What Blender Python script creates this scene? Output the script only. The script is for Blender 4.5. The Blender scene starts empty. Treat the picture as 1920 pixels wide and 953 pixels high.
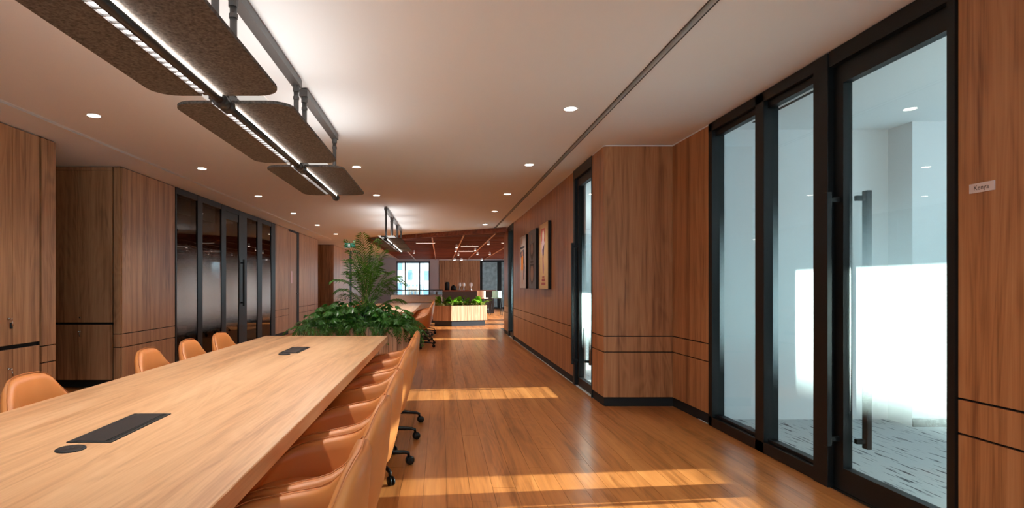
import bpy, math, random
from mathutils import Vector, Matrix
random.seed(7)
S = bpy.context.scene
COL = S.collection
PI = math.pi

# ------------------------------------------------------------------ camera
F_PX, VX, VY, EYE = 1100.0, 825.0, 535.0, 1.253
cd = bpy.data.cameras.new('camera'); cam = bpy.data.objects.new('camera', cd); COL.objects.link(cam)
cd.sensor_fit = 'HORIZONTAL'; cd.sensor_width = 36.0; cd.lens = F_PX / 1920 * 36.0
cd.shift_x = (960 - VX) / 1920; cd.shift_y = (VY - 476.5) / 1920
cd.clip_start = 0.05; cd.clip_end = 900
cam.location = (0, 0, EYE); cam.rotation_euler = (PI / 2, 0, 0)
S.camera = cam

def PX(x, d): return (x - VX) * d / F_PX
def PZ(y, d): return EYE - (y - VY) * d / F_PX

# ------------------------------------------------------------------ world, sun, exposure
w = bpy.data.worlds.new('sky'); S.world = w; w.use_nodes = True
bg = w.node_tree.nodes['Background']; bg.inputs[0].default_value = (0.70, 0.88, 1.0, 1); bg.inputs[1].default_value = 3.4
SUN_DIR = Vector((-1.0, -0.11, -0.28)).normalized()
sl = bpy.data.lights.new('sun', 'SUN'); sun = bpy.data.objects.new('sun', sl); COL.objects.link(sun)
sl.energy = 21.0; sl.angle = math.radians(0.5); sl.color = (1.0, 0.90, 0.78)
sun.rotation_euler = SUN_DIR.to_track_quat('-Z', 'Y').to_euler(); sun.location = (30, 8, 12)
vs = S.view_settings
vs.view_transform = 'Standard'; vs.look = 'None'; vs.gamma = 1.0; vs.use_curve_mapping = False; vs.exposure = 0.68
cy = S.cycles
cy.use_denoising = True; cy.max_bounces = 8; cy.diffuse_bounces = 4; cy.glossy_bounces = 4
cy.transmission_bounces = 6; cy.transparent_max_bounces = 24; cy.sample_clamp_indirect = 6.0
cy.caustics_reflective = False; cy.caustics_refractive = False; cy.use_light_tree = True

# ------------------------------------------------------------------ materials
def lin(c): return tuple(((v/255)/12.92 if v/255 <= 0.04045 else ((v/255+0.055)/1.055)**2.4) for v in c) + (1,)
MATS = {}
def nt_new(name):
    m = bpy.data.materials.new(name); m.use_nodes = True
    MATS[name] = m; t = m.node_tree
    return m, t, t.nodes['Principled BSDF'], t.nodes['Material Output']
def plain(name, rgb, rough=0.5, metal=0.0, spec=0.5, noise=0.0, nscale=30, bump=0.0):
    m, t, p, o = nt_new(name)
    p.inputs['Base Color'].default_value = lin(rgb); p.inputs['Roughness'].default_value = rough
    p.inputs['Metallic'].default_value = metal; p.inputs['Specular IOR Level'].default_value = spec
    if noise or bump:
        g = t.nodes.new('ShaderNodeNewGeometry'); n = t.nodes.new('ShaderNodeTexNoise')
        n.inputs['Scale'].default_value = nscale; n.inputs['Detail'].default_value = 5
        t.links.new(g.outputs['Position'], n.inputs['Vector'])
        if noise:
            r = t.nodes.new('ShaderNodeValToRGB')
            c = lin(rgb)
            r.color_ramp.elements[0].color = tuple(v*(1-noise) for v in c[:3]) + (1,)
            r.color_ramp.elements[1].color = tuple(min(1, v*(1+noise)) for v in c[:3]) + (1,)
            r.color_ramp.elements[0].position = 0.3; r.color_ramp.elements[1].position = 0.7
            t.links.new(n.outputs['Fac'], r.inputs[0]); t.links.new(r.outputs[0], p.inputs['Base Color'])
        if bump:
            b = t.nodes.new('ShaderNodeBump'); b.inputs['Strength'].default_value = bump; b.inputs['Distance'].default_value = 0.004
            t.links.new(n.outputs['Fac'], b.inputs['Height']); t.links.new(b.outputs[0], p.inputs['Normal'])
    return m
def emis(name, rgb, strength):
    m, t, p, o = nt_new(name)
    p.inputs['Base Color'].default_value = lin(rgb)
    p.inputs['Emission Color'].default_value = lin(rgb); p.inputs['Emission Strength'].default_value = strength
    return m
def wood(name, dark, mid, light, axis, rough=0.45, island=0.0, coat=0.0, across=1.0, spec=0.5):
    """procedural timber; grain runs along axis (0,1,2) in world space"""
    m, t, p, o = nt_new(name); N, L = t.nodes.new, t.links.new
    g = N('ShaderNodeNewGeometry'); mp = N('ShaderNodeMapping')
    sc = [14.0*across]*3; sc[axis] = 0.55; mp.inputs['Scale'].default_value = sc
    vec = g.outputs['Position']
    if island:
        add = N('ShaderNodeVectorMath'); add.operation = 'ADD'
        ml = N('ShaderNodeVectorMath'); ml.operation = 'SCALE'; ml.inputs[0].default_value = (31, 57, 43)
        L(g.outputs['Random Per Island'], ml.inputs['Scale']); L(vec, add.inputs[0]); L(ml.outputs[0], add.inputs[1]); vec = add.outputs[0]
    L(vec, mp.inputs['Vector'])
    n1 = N('ShaderNodeTexNoise'); n1.inputs['Scale'].default_value = 1.0; n1.inputs['Detail'].default_value = 6; n1.inputs['Distortion'].default_value = 0.6
    L(mp.outputs[0], n1.inputs['Vector'])
    mp2 = N('ShaderNodeMapping'); s2 = [120.0*across]*3; s2[axis] = 2.5; mp2.inputs['Scale'].default_value = s2
    L(vec, mp2.inputs['Vector'])
    n2 = N('ShaderNodeTexNoise'); n2.inputs['Scale'].default_value = 1.0; n2.inputs['Detail'].default_value = 3
    L(mp2.outputs[0], n2.inputs['Vector'])
    mp3 = N('ShaderNodeMapping'); s3 = [3.2*across]*3; s3[axis] = 0.35; mp3.inputs['Scale'].default_value = s3
    L(vec, mp3.inputs['Vector'])
    n3 = N('ShaderNodeTexNoise'); n3.inputs['Scale'].default_value = 1.0; n3.inputs['Detail'].default_value = 2; n3.inputs['Distortion'].default_value = 1.5
    L(mp3.outputs[0], n3.inputs['Vector'])
    # rings from the broad noise: cathedral figure
    rg = N('ShaderNodeMath'); rg.operation = 'MULTIPLY'; rg.inputs[1].default_value = 70.0; L(n3.outputs['Fac'], rg.inputs[0])
    sn = N('ShaderNodeMath'); sn.operation = 'SINE'; L(rg.outputs[0], sn.inputs[0])
    a1 = N('ShaderNodeMath'); a1.operation = 'MULTIPLY_ADD'; a1.inputs[1].default_value = 0.05; L(sn.outputs[0], a1.inputs[0]); L(n1.outputs['Fac'], a1.inputs[2])
    a2 = N('ShaderNodeMath'); a2.operation = 'MULTIPLY_ADD'; a2.inputs[1].default_value = 0.40; L(n2.outputs['Fac'], a2.inputs[0]); L(a1.outputs[0], a2.inputs[2])
    r = N('ShaderNodeValToRGB'); e = r.color_ramp.elements
    e[0].position = 0.46; e[0].color = lin(dark); e[1].position = 0.98; e[1].color = lin(light)
    k = e.new(0.70); k.color = lin(mid)
    L(a2.outputs[0], r.inputs[0]); colr = r.outputs[0]
    if island:
        hv = N('ShaderNodeHueSaturation')
        mr = N('ShaderNodeMapRange'); mr.inputs['To Min'].default_value = 1 - island; mr.inputs['To Max'].default_value = 1 + island
        L(g.outputs['Random Per Island'], mr.inputs[0]); L(mr.outputs[0], hv.inputs['Value']); L(colr, hv.inputs['Color']); colr = hv.outputs[0]
    L(colr, p.inputs['Base Color'])
    p.inputs['Roughness'].default_value = rough; p.inputs['Specular IOR Level'].default_value = spec
    p.inputs['Coat Weight'].default_value = coat; p.inputs['Coat Roughness'].default_value = 0.18
    b = N('ShaderNodeBump'); b.inputs['Strength'].default_value = 0.12; b.inputs['Distance'].default_value = 0.002
    L(n2.outputs['Fac'], b.inputs['Height']); L(b.outputs[0], p.inputs['Normal'])
    return m

M_wall = wood('oak_veneer', (130, 80, 48), (174, 116, 72), (194, 138, 94), 2, 0.42, island=0.05)
M_cab = wood('cabinet_veneer', (134, 90, 58), (180, 130, 90), (200, 152, 110), 2, 0.42, island=0.05)
M_table = wood('table_veneer', (182, 132, 92), (212, 164, 120), (228, 186, 144), 1, 0.34, across=0.8)
M_tabside = wood('pedestal_veneer', (136, 98, 70), (180, 138, 104), (200, 160, 126), 2, 0.45)
M_floor = wood('oak_floor', (128, 74, 34), (172, 105, 54), (192, 124, 68), 1, 0.30, island=0.2, coat=0.25, across=0.8)
M_slat = wood('stained_slat', (96, 46, 28), (132, 68, 44), (152, 84, 56), 0, 0.5)
M_batten = plain('batten_oak', (190, 140, 110), 0.5, noise=.1)
M_planter = wood('planter_veneer', (130, 92, 68), (178, 138, 110), (206, 170, 142), 2, 0.45, across=1.6, island=0.06)
M_white = plain('ceiling_paint', (236, 237, 238), 0.9, spec=0.2)
M_wallw = plain('white_paint', (226, 224, 224), 0.85, spec=0.2)
M_grey = plain('lilac_grey_paint', (196, 188, 192), 0.85, spec=0.2)
M_black = plain('black_metal', (13, 15, 16), 0.42, 0.0, 0.35)
M_blackm = plain('black_matt', (14, 14, 15), 0.7)
M_shadow = plain('dark_gap', (10, 8, 7), 0.9)
M_grey_metal = plain('bronze_grey_metal', (84, 80, 78), 0.42, 0.4)
M_felt = plain('brown_felt', (96, 92, 89), 0.95, spec=0.1, noise=.45, nscale=90, bump=.4)
M_leather = plain('tan_leather', (206, 130, 70), 0.42, spec=0.45, noise=.05, nscale=6, bump=.03)
M_chairmetal = plain('chair_black', (20, 20, 21), 0.35, 0.5)
M_chrome = plain('chrome', (200, 196, 190), 0.2, 1.0)
M_room_dimness = plain('room_dimness_grey', (52, 52, 54), 0.9)  # dimness of the unlit left room put into the wall and ceiling colour
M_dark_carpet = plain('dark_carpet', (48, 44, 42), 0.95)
M_lamp = emis('lamp_lens', (255, 244, 228), 14.0)
M_led = emis('led_strip', (255, 244, 232), 24.0)
M_louvre = emis('louvre_glow', (250, 246, 242), 5.0)
M_sofa = plain('grey_upholstery', (178, 174, 174), 0.9, noise=.1, nscale=40)
M_soil = plain('soil', (40, 28, 20), 0.95, noise=.3, nscale=60)

def carpet():
    m, t, p, o = nt_new('blue_grey_carpet'); N, L = t.nodes.new, t.links.new
    g = N('ShaderNodeNewGeometry')
    mp = N('ShaderNodeMapping'); mp.inputs['Scale'].default_value = (44, 3.6, 1); mp.inputs['Rotation'].default_value = (0, 0, 0.10)
    L(g.outputs['Position'], mp.inputs['Vector'])
    n = N('ShaderNodeTexNoise'); n.inputs['Scale'].default_value = 1; n.inputs['Detail'].default_value = 4; L(mp.outputs[0], n.inputs['Vector'])
    r = N('ShaderNodeValToRGB'); e = r.color_ramp.elements
    e[0].position = 0.36; e[0].color = lin((66, 70, 76)); e[1].position = 0.42; e[1].color = lin((186, 188, 188))
    L(n.outputs['Fac'], r.inputs[0])
    n2 = N('ShaderNodeTexNoise'); n2.inputs['Scale'].default_value = 60; n2.inputs['Detail'].default_value = 3; L(g.outputs['Position'], n2.inputs['Vector'])
    mx = N('ShaderNodeMixRGB'); mx.blend_type = 'MULTIPLY'; mx.inputs[0].default_value = 0.5
    L(r.outputs[0], mx.inputs[1]); L(n2.outputs['Color'], mx.inputs[2])
    bc = N('ShaderNodeBrightContrast'); bc.inputs['Bright'].default_value = 0.12; L(r.outputs[0], bc.inputs['Color'])
    L(r.outputs[0], p.inputs['Base Color']); p.inputs['Roughness'].default_value = 0.95
    return m
M_carpet = carpet()

def glass_mat(name, tint=(0.90, 0.965, 0.975), refl=1.0):
    m, t, p, o = nt_new(name); N, L = t.nodes.new, t.links.new; t.nodes.remove(p)
    tr = N('ShaderNodeBsdfTransparent'); tr.inputs[0].default_value = (*tint, 1)
    gl = N('ShaderNodeBsdfGlossy'); gl.inputs['Roughness'].default_value = 0.0
    fr = N('ShaderNodeFresnel'); fr.inputs[0].default_value = 1.45
    mu = N('ShaderNodeMath'); mu.operation = 'MULTIPLY'; mu.inputs[1].default_value = refl; L(fr.outputs[0], mu.inputs[0])
    gg = N('ShaderNodeNewGeometry'); ff = N('ShaderNodeMath'); ff.operation = 'SUBTRACT'; ff.inputs[0].default_value = 1.0; L(gg.outputs['Backfacing'], ff.inputs[1])
    m3 = N('ShaderNodeMath'); m3.operation = 'MULTIPLY'; L(mu.outputs[0], m3.inputs[0]); L(ff.outputs[0], m3.inputs[1])   # reflect at the outer faces only
    mx = N('ShaderNodeMixShader'); L(m3.outputs[0], mx.inputs[0]); L(tr.outputs[0], mx.inputs[1]); L(gl.outputs[0], mx.inputs[2])
    L(mx.outputs[0], o.inputs['Surface']); return m
M_glass = glass_mat('clear_glass')
M_smoke = glass_mat('smoked_glass', (0.55, 0.56, 0.58))
def frost_mat(name, z0, z1, z2, z3, col, amount=0.92, trans=0.7):
    """gradient privacy film: clear at foot and head, frosted between"""
    m, t, p, o = nt_new(name); N, L = t.nodes.new, t.links.new; t.nodes.remove(p)
    g = N('ShaderNodeNewGeometry'); s = N('ShaderNodeSeparateXYZ'); L(g.outputs['Position'], s.inputs[0])
    a = N('ShaderNodeMapRange'); a.interpolation_type = 'SMOOTHSTEP'; a.inputs[1].default_value = z0; a.inputs[2].default_value = z1; L(s.outputs[2], a.inputs[0])
    b = N('ShaderNodeMapRange'); b.interpolation_type = 'SMOOTHSTEP'; b.inputs[1].default_value = z3; b.inputs[2].default_value = z2; L(s.outputs[2], b.inputs[0])
    mu = N('ShaderNodeMath'); mu.operation = 'MULTIPLY'; L(a.outputs[0], mu.inputs[0]); L(b.outputs[0], mu.inputs[1])
    m2 = N('ShaderNodeMath'); m2.operation = 'MULTIPLY'; m2.inputs[1].default_value = amount; L(mu.outputs[0], m2.inputs[0])
    # the fade is a print of fine dots: each tiny cell is either frosted or clear
    sp = N('ShaderNodeVectorMath'); sp.operation = 'SNAP'; sp.inputs[1].default_value = (.0004, .0004, .0004); L(g.outputs['Position'], sp.inputs[0])
    wn_ = N('ShaderNodeTexWhiteNoise'); L(sp.outputs[0], wn_.inputs['Vector'])
    lt_ = N('ShaderNodeMath'); lt_.operation = 'LESS_THAN'; L(wn_.outputs['Value'], lt_.inputs[0]); L(m2.outputs[0], lt_.inputs[1]); m2 = lt_
    tr = N('ShaderNodeBsdfTransparent')
    tl = N('ShaderNodeBsdfTranslucent'); tl.inputs[0].default_value = (*col, 1)
    df = N('ShaderNodeBsdfDiffuse'); df.inputs[0].default_value = (*col, 1)
    x1 = N('ShaderNodeMixShader'); x1.inputs[0].default_value = trans; L(df.outputs[0], x1.inputs[1]); L(tl.outputs[0], x1.inputs[2])
    x2 = N('ShaderNodeMixShader'); L(m2.outputs[0], x2.inputs[0]); L(tr.outputs[0], x2.inputs[1]); L(x1.outputs[0], x2.inputs[2])
    L(x2.outputs[0], o.inputs['Surface']); return m
M_frost = frost_mat('frosted_film', 0.46, 0.98, 1.05, 1.95, (0.84, 0.95, 0.96))
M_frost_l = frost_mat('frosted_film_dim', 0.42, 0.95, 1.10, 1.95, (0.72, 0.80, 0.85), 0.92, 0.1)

def leaf_mat(name, a, b, rough=0.45):
    m, t, p, o = nt_new(name); N, L = t.nodes.new, t.links.new
    g = N('ShaderNodeNewGeometry'); r = N('ShaderNodeValToRGB')
    r.color_ramp.elements[0].color = lin(a); r.color_ramp.elements[1].color = lin(b)
    L(g.outputs['Random Per Island'], r.inputs[0]); L(r.outputs[0], p.inputs['Base Color'])
    p.inputs['Roughness'].default_value = rough
    tl = N('ShaderNodeBsdfTranslucent'); L(r.outputs[0], tl.inputs[0])
    mx = N('ShaderNodeMixShader'); mx.inputs[0].default_value = 0.3; L(p.outputs[0], mx.inputs[1]); L(tl.outputs[0], mx.inputs[2])
    L(mx.outputs[0], o.inputs['Surface']); return m
M_palm = leaf_mat('palm_leaf', (44, 84, 22), (92, 140, 44))
M_palmstem = leaf_mat('palm_cane', (90, 110, 40), (130, 140, 60))
M_fern = leaf_mat('fern_leaf', (36, 76, 20), (74, 126, 40))
M_philo = leaf_mat('philodendron_leaf', (34, 84, 24), (70, 134, 44), 0.35)
M_nest = leaf_mat('bright_leaf', (96, 160, 40), (160, 210, 70), 0.35)
M_varieg = leaf_mat('variegated_leaf', (120, 150, 70), (214, 206, 130), 0.4)

# ------------------------------------------------------------------ mesh helpers
class MB:
    def __init__(s): s.v = []; s.f = []
    def add(s, vs, fs):
        o = len(s.v); s.v += [tuple(v) for v in vs]; s.f += [tuple(i + o for i in f) for f in fs]; return s
    def box(s, x0, x1, y0, y1, z0, z1):
        if x0 > x1: x0, x1 = x1, x0
        if y0 > y1: y0, y1 = y1, y0
        if z0 > z1: z0, z1 = z1, z0
        return s.add([(x0,y0,z0),(x1,y0,z0),(x1,y1,z0),(x0,y1,z0),(x0,y0,z1),(x1,y0,z1),(x1,y1,z1),(x0,y1,z1)],
              [(0,3,2,1),(4,5,6,7),(0,1,5,4),(1,2,6,5),(2,3,7,6),(3,0,4,7)])
    def prism(s, poly, z0, z1):
        n = len(poly)
        a = sum(poly[i][0]*poly[(i+1)%n][1]-poly[(i+1)%n][0]*poly[i][1] for i in range(n))
        if a < 0: poly = poly[::-1]
        return s.add([(x,y,z0) for x,y in poly]+[(x,y,z1) for x,y in poly],
              [tuple(range(n))[::-1], tuple(range(n,2*n))]+[(i,(i+1)%n,n+(i+1)%n,n+i) for i in range(n)])
    def tube(s, pts, r, n=8, caps=True):
        pts = [Vector(p) for p in pts]; rs = r if isinstance(r, (list, tuple)) else [r]*len(pts)
        vs = []; up = None
        for i, p in enumerate(pts):
            d = (pts[min(i+1, len(pts)-1)] - pts[max(i-1, 0)]).normalized()
            if up is None:
                up = Vector((0,0,1)) if abs(d.z) < .9 else Vector((0,1,0))
            a = d.cross(up).normalized(); b = a.cross(d).normalized(); up = b
            for k in range(n):
                t = 2*PI*k/n; vs.append(p + (a*math.cos(t) + b*math.sin(t))*rs[i])
        fs = []
        for i in range(len(pts)-1):
            for k in range(n):
                fs.append((i*n+k, (i+1)*n+k, (i+1)*n+(k+1)%n, i*n+(k+1)%n))
        if caps: fs += [tuple(range(n)), tuple(range((len(pts)-1)*n, len(pts)*n))[::-1]]
        return s.add(vs, [f[::-1] for f in fs])
    def lathe(s, prof, n=20, c=(0,0)):
        vs = []
        for r, z in prof:
            for k in range(n):
                t = 2*PI*k/n; vs.append((c[0]+r*math.cos(t), c[1]+r*math.sin(t), z))
        fs = [(i*n+k, i*n+(k+1)%n, (i+1)*n+(k+1)%n, (i+1)*n+k) for i in range(len(prof)-1) for k in range(n)]
        fs += [tuple(range(n))[::-1], tuple(range((len(prof)-1)*n, len(prof)*n))]
        return s.add(vs, fs)
    def mesh(s, name, mat, smooth=False):
        me = bpy.data.meshes.new(name); me.from_pydata(s.v, [], s.f); me.update()
        if mat: me.materials.append(mat)
        if smooth:
            me.polygons.foreach_set('use_smooth', [True]*len(me.polygons))
        return me
    def build(s, name, mat, parent=None, smooth=False, bevel=0.0, seg=2):
        return link(name, s.mesh(name, mat, smooth), parent, bevel, seg)
def link(name, me, parent=None, bevel=0.0, seg=2):
    o = bpy.data.objects.new(name, me); COL.objects.link(o)
    if parent is not None: o.parent = parent
    if bevel:
        b = o.modifiers.new('bevel', 'BEVEL'); b.width = bevel; b.segments = seg; b.limit_method = 'ANGLE'; b.angle_limit = math.radians(40)
    return o
def bx(*a): return MB().box(*a)
def tag(o, label=None, cat=None, group=None, kind=None):
    if label: o['label'] = label
    if cat: o['category'] = cat
    if group: o['group'] = group
    if kind: o['kind'] = kind
    return o
def thing(name, label, cat, loc=(0,0,0), rz=0.0, group=None):
    o = bpy.data.objects.new(name, None); COL.objects.link(o); o.location = loc; o.rotation_euler = (0,0,rz)
    o.empty_display_size = 0.1
    return tag(o, label, cat, group)
def struct(name, loc=(0,0,0), label=None, cat=None):
    o = bpy.data.objects.new(name, None); COL.objects.link(o); o.location = loc
    return tag(o, label, cat, None, 'structure')
def copy_tree(o, parent=None):
    c = o.copy(); COL.objects.link(c)
    if parent is not None: c.parent = parent
    for ch in list(o.children): copy_tree(ch, c)
    return c
ORD = ['nearest', 'second nearest', 'third nearest', 'fourth nearest', 'fifth nearest', 'sixth nearest', 'seventh nearest']

LEFT = ['leftmost', 'second from the left', 'third from the left', 'fourth from the left', 'fifth from the left', 'sixth from the left', 'seventh from the left', 'eighth from the left', 'ninth from the left', 'tenth from the left', 'eleventh from the left', 'twelfth from the left', 'thirteenth from the left', 'fourteenth from the left', 'fifteenth from the left']
H = 2.70                      # ceiling
XL, XR, XG = -3.87, 1.69, 2.417   # left wall, corridor wall, glass wall
XW = 6.0                      # window wall of the rooms on the right
YB, YF = -3.0, 31.0           # wall behind the camera, far wall

# ------------------------------------------------------------------ floor
fl = bx(XL-1.4, XW+.3, YB-.2, YF+4.5, -0.20, -0.014).build('floor', M_shadow)
tag(fl, 'warm orange-brown oak plank floor of the open office', 'floor', kind='structure')
PW = 0.142
planks = []
x = XL - 1.2; ci = 0
while x < XW:
    y = YB - random.random()*1.5; ci += 1
    while y < YF:
        L_ = random.choice((1.2, 1.5, 1.8, 2.1))
        x0, x1, y0, y1 = x, min(x+PW-.0016, XW), max(y, YB), min(y+L_-.0016, YF)
        y += L_
        if y1 - y0 < .05: continue
        if x0 > XG - .03 and y0 < 15.4: continue
        if x0 > XR + .04 and y1 > 6.1 and y0 < 15.4:
            if y0 < 6.06 and y1 > 6.1: y1 = 6.10
            else: continue
        if x1 > XG: x1 = max(x0+.02, XG) if y0 < 15.4 else x1
        if x1 < XL-.05 and not (5.9 < y1 and y0 < 7.2): continue
        planks.append((x0, x1, y0, y1))
    x += PW
def vis(p):
    x0, x1, y0, y1 = p
    if y1 < 3.0 or x1 < -0.75: return 1e9
    return (y0 + y1)/2
planks.sort(key=vis)
for x0, x1, y0, y1 in planks[:240]:
    bx(x0, x1, y0, y1, -.013, 0).build('plank', M_floor, fl)
mb = MB()
for p in planks[240:]: mb.box(*p, -.013, 0)
tag(mb.build('plank_field', M_floor, fl), kind='stuff')

# ------------------------------------------------------------------ ceiling with two slot grooves
SL_R, SL_L = 1.39, -3.44
ce = MB()
ce.box(XL-1.4, SL_L-.02, YB-.2, YF+4.5, H, H+.1)
ce.box(SL_L+.02, SL_R-.02, YB-.2, YF+4.5, H, H+.1)
ce.box(SL_R+.02, XW+.3, YB-.2, YF+4.5, H, H+.1)
ce.box(SL_L-.02, SL_L+.02, 18.6, YF+4.5, H, H+.1)
ce.box(SL_R-.02, SL_R+.02, 15.2, YF+4.5, H, H+.1)
ceil = ce.build('ceiling', M_white)
tag(ceil, 'smooth white plaster ceiling', 'ceiling', kind='structure')
bx(SL_R-.02, SL_R+.02, YB, 15.2, H+.05, H+.1).build('slot_diffuser', M_shadow, ceil)
bx(SL_L-.02, SL_L+.02, YB, 18.6, H+.05, H+.1).build('slot_diffuser', M_grey_metal, ceil)
for sx in (SL_R, SL_L):
    for d in (-.026, .02):
        bx(sx+d, sx+d+.006, YB, 15.2 if sx > 0 else 18.6, H-.004, H).build('slot_trim', M_white if sx < 0 else M_grey_metal, ceil)
for sx in (2.71, 2.78):   # air slots in the meeting room ceiling
    bx(sx-.012, sx+.012, 1.0, 5.2, H-.006, H-.001).build('slot_diffuser', M_shadow, ceil)

# ------------------------------------------------------------------ timber panelled walls
BANDS = ((.095, .556), (.567, .719), (.730, H-.012))
def panel_run(parent, p0, p1, cuts, bands=BANDS, mat=M_wall, t=.018, gap=.0035):
    """panels standing proud of the backing on the line p0->p1 (corridor on the left of the direction of travel)"""
    p0, p1 = Vector((*p0, 0)), Vector((*p1, 0)); d = (p1-p0); Ln = d.length; d.normalize(); n = Vector((-d.y, d.x, 0))
    cs = [0.0] + [c for c in cuts if 0 < c < Ln] + [Ln]
    for a, b in zip(cs[:-1], cs[1:]):
        for z0, z1 in bands:
            q = [p0+d*(a+gap/2), p0+d*(b-gap/2), p0+d*(b-gap/2)+n*t, p0+d*(a+gap/2)+n*t]
            MB().prism([(v.x, v.y) for v in q], z0, z1).build('wood_panel', mat, parent)
def skirt(parent, p0, p1, t=.010, h=.09):
    p0, p1 = Vector((*p0, 0)), Vector((*p1, 0)); d = (p1-p0).normalized(); n = Vector((-d.y, d.x, 0))
    q = [p0, p1, p1+n*t, p0+n*t]
    MB().prism([(v.x, v.y) for v in q], 0, h).build('skirting', M_blackm, parent)

T = .02
wr = MB()
wr.box(XG+T, XG+.14, YB, 2.74, 0, H)
wr.prism([(XG+T, 5.26), (XG+.10, 5.26), (XG+.10, 5.63), (XG+.6, 5.63), (XG+.6, 6.52), (XR+T, 6.52), (XR+T, 6.06+T), (2.40+T, 6.06+T)], 0, H)
wr.box(XR+T, XR+.14, 7.44, 13.5, 0, H)
wr.box(XR+T, XR+.14, 14.6, 15.5, 0, H)
wall_r = wr.build('wall_right', M_shadow)
tag(wall_r, 'red-brown oak panelled corridor wall on the right', 'wall', kind='structure')
# direction of travel has the corridor on its left: far -> near runs with -Y has left = +X, so travel +Y
panel_run(wall_r, (XG+T, YB), (XG+T, 2.74), [1.2, 2.4, 3.6, 4.8])
panel_run(wall_r, (XG+T, 5.26), (2.40+T, 6.06+.001), [])
panel_run(wall_r, (2.40+T, 6.06+T), (XR+T-.018, 6.06+T), [])
panel_run(wall_r, (XR+T, 6.06+T), (XR+T, 6.52), [])
panel_run(wall_r, (XR+T, 7.44), (XR+T, 13.5), [.6*i+.03 for i in range(1, 11)])
panel_run(wall_r, (XR+T, 14.6), (XR+T, 15.5), [.45])
for a, b in (((XG+T, YB), (XG+T, 2.74)), ((XG+T, 5.26), (2.40+T, 6.06+T)), ((2.40+T, 6.06+T), (XR+T, 6.06+T)), ((XR+T, 6.06+T), (XR+T, 6.52)), ((XR+T, 7.44), (XR+T, 13.5)), ((XR+T, 14.6), (XR+T, 15.5))):
    skirt(wall_r, a, b)
    A_, B_ = Vector((*a, 0)), Vector((*b, 0)); n_ = (B_-A_).normalized(); n_ = Vector((-n_.y, n_.x, 0))*.019
    MB().prism([(v.x, v.y) for v in (A_, B_, B_+n_, A_+n_)], H-.010, H-.0005).build('cornice', M_white, wall_r)
bx(XR+T, XR+.14, 15.5, 15.52, 0, H).build('end_panel', M_wall, wall_r)

# ---- left wall and its niche
YN = 7.13
wl = MB()
wl.box(XL-.75, XL-T, YB, 4.20, 0, H)
wl.box(XL-.75, XL-.58, 4.20, 5.68, 0, H)
wl.box(XL-.75, XL-T, 5.68, 5.91, 0, H)
wl.box(XL-1.35, XL-1.0, 5.91, YN+.6, 0, H)
wl.box(XL-1.0, XL-T, 5.80, 5.90, 0, H)
wl.box(XL-.10, XL-T, YN+T, 8.57, 0, H)
wl.box(XL-1.0, XL-T, YN+.6, YN+.7, 0, H)
wl.box(XL-.14, XL-T, 13.78, 15.0, 0, H)
wl.box(XL-.14, XL-T, 16.1, 18.6, 0, H)
wl.box(XL-.9, XL-.14, 18.5, 18.6, 0, H)
wl.box(XL-.9, XL+.06, 20.9+T, 21.0, 0, H)
wl.box(XL-.14, XL+.06, 21.0, 24.6, 0, H)
wl.box(XL-.14, XL+.06, 25.2, YF, 0, H)
wl.box(XL-.95, XL-.88, 18.5, 21.0, 0, H)
wall_l = wl.build('wall_left', M_shadow)
tag(wall_l, 'oak panelled wall with cabinets and a dark glazed room on the left', 'wall', kind='structure')
LB = ((.095, .488), (.499, .652), (.663, H-.012))
def lp(p0, p1, cuts, **k): panel_run(wall_l, p1, p0, cuts, bands=LB, mat=M_cab, **k)   # travel -Y has the room on its left
lp((XL-T, YB), (XL-T, 4.20), [1.2, 2.4, 3.6, 4.8, 6.0])
lp((XL-T, 5.70), (XL-T, 5.91), [.12])
panel_run(wall_l, (XL-T, YN+T), (XL-.10, YN+T), [], bands=LB, mat=M_cab)
lp((XL-T, YN+T), (XL-T, 8.57), [.72])
lp((XL-T, 13.78), (XL-T, 15.0), [.3, .6, .9])
lp((XL-T, 16.1), (XL-T, 18.6), [.5, 1.0, 1.5, 2.0])
panel_run(wall_l, (XL+.06, 20.9+T), (XL-.88, 20.9+T), [.3, .6], bands=LB, mat=M_cab)
panel_run(wall_l, (XL+.06, 24.6), (XL+.06, 20.92), [.6*i for i in range(1, 7)], bands=LB, mat=M_cab)
panel_run(wall_l, (XL+.06, YF), (XL+.06, 25.2), [.6*i for i in range(1, 10)], bands=LB, mat=M_cab)
bx(XL-.05, XL+.075, 24.6, 25.2, 0, H).build('door_jamb', M_blackm, wall_l)
for a, b in ((YN+T, 8.57), (13.78, 15.0), (16.1, 18.6)):
    bx(XL-T, XL-.012, a, b, 0, .09).build('skirting', M_blackm, wall_l)

# ---- wall behind the camera, room shells
wbm = MB(); wbm.box(XL-1.4, -3.4, YB-.2, YB, 0, H); wbm.box(1.9, XW+.3, YB-.2, YB, 0, H); wbm.box(-3.4, 1.9, YB-.2, YB, 0, .5); wbm.box(-3.4, 1.9, YB-.2, YB, 2.5, H)
wb = wbm.build('wall_back', M_wallw)
bwn = struct('window_11', (0, YB-.1, 0), 'wide unseen window behind the viewer, added for neutral daylight', 'window')  # unseen window, added to bring neutral daylight into the office
f_ = MB()
for xx in (-3.4, -2.08, -.76, .56, 1.84): f_.box(xx, xx+.06, -.04, .04, .5, 2.5)
f_.box(-3.4, 1.9, -.04, .04, .5, .56); f_.box(-3.4, 1.9, -.04, .04, 2.44, 2.5); f_.build('window_frame', M_black, bwn)
bx(-3.34, 1.84, -.005, .005, .56, 2.44).build('pane', M_glass, bwn)
tag(wb, 'white wall behind the viewer, with an added window opening', 'wall', kind='structure')

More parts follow.
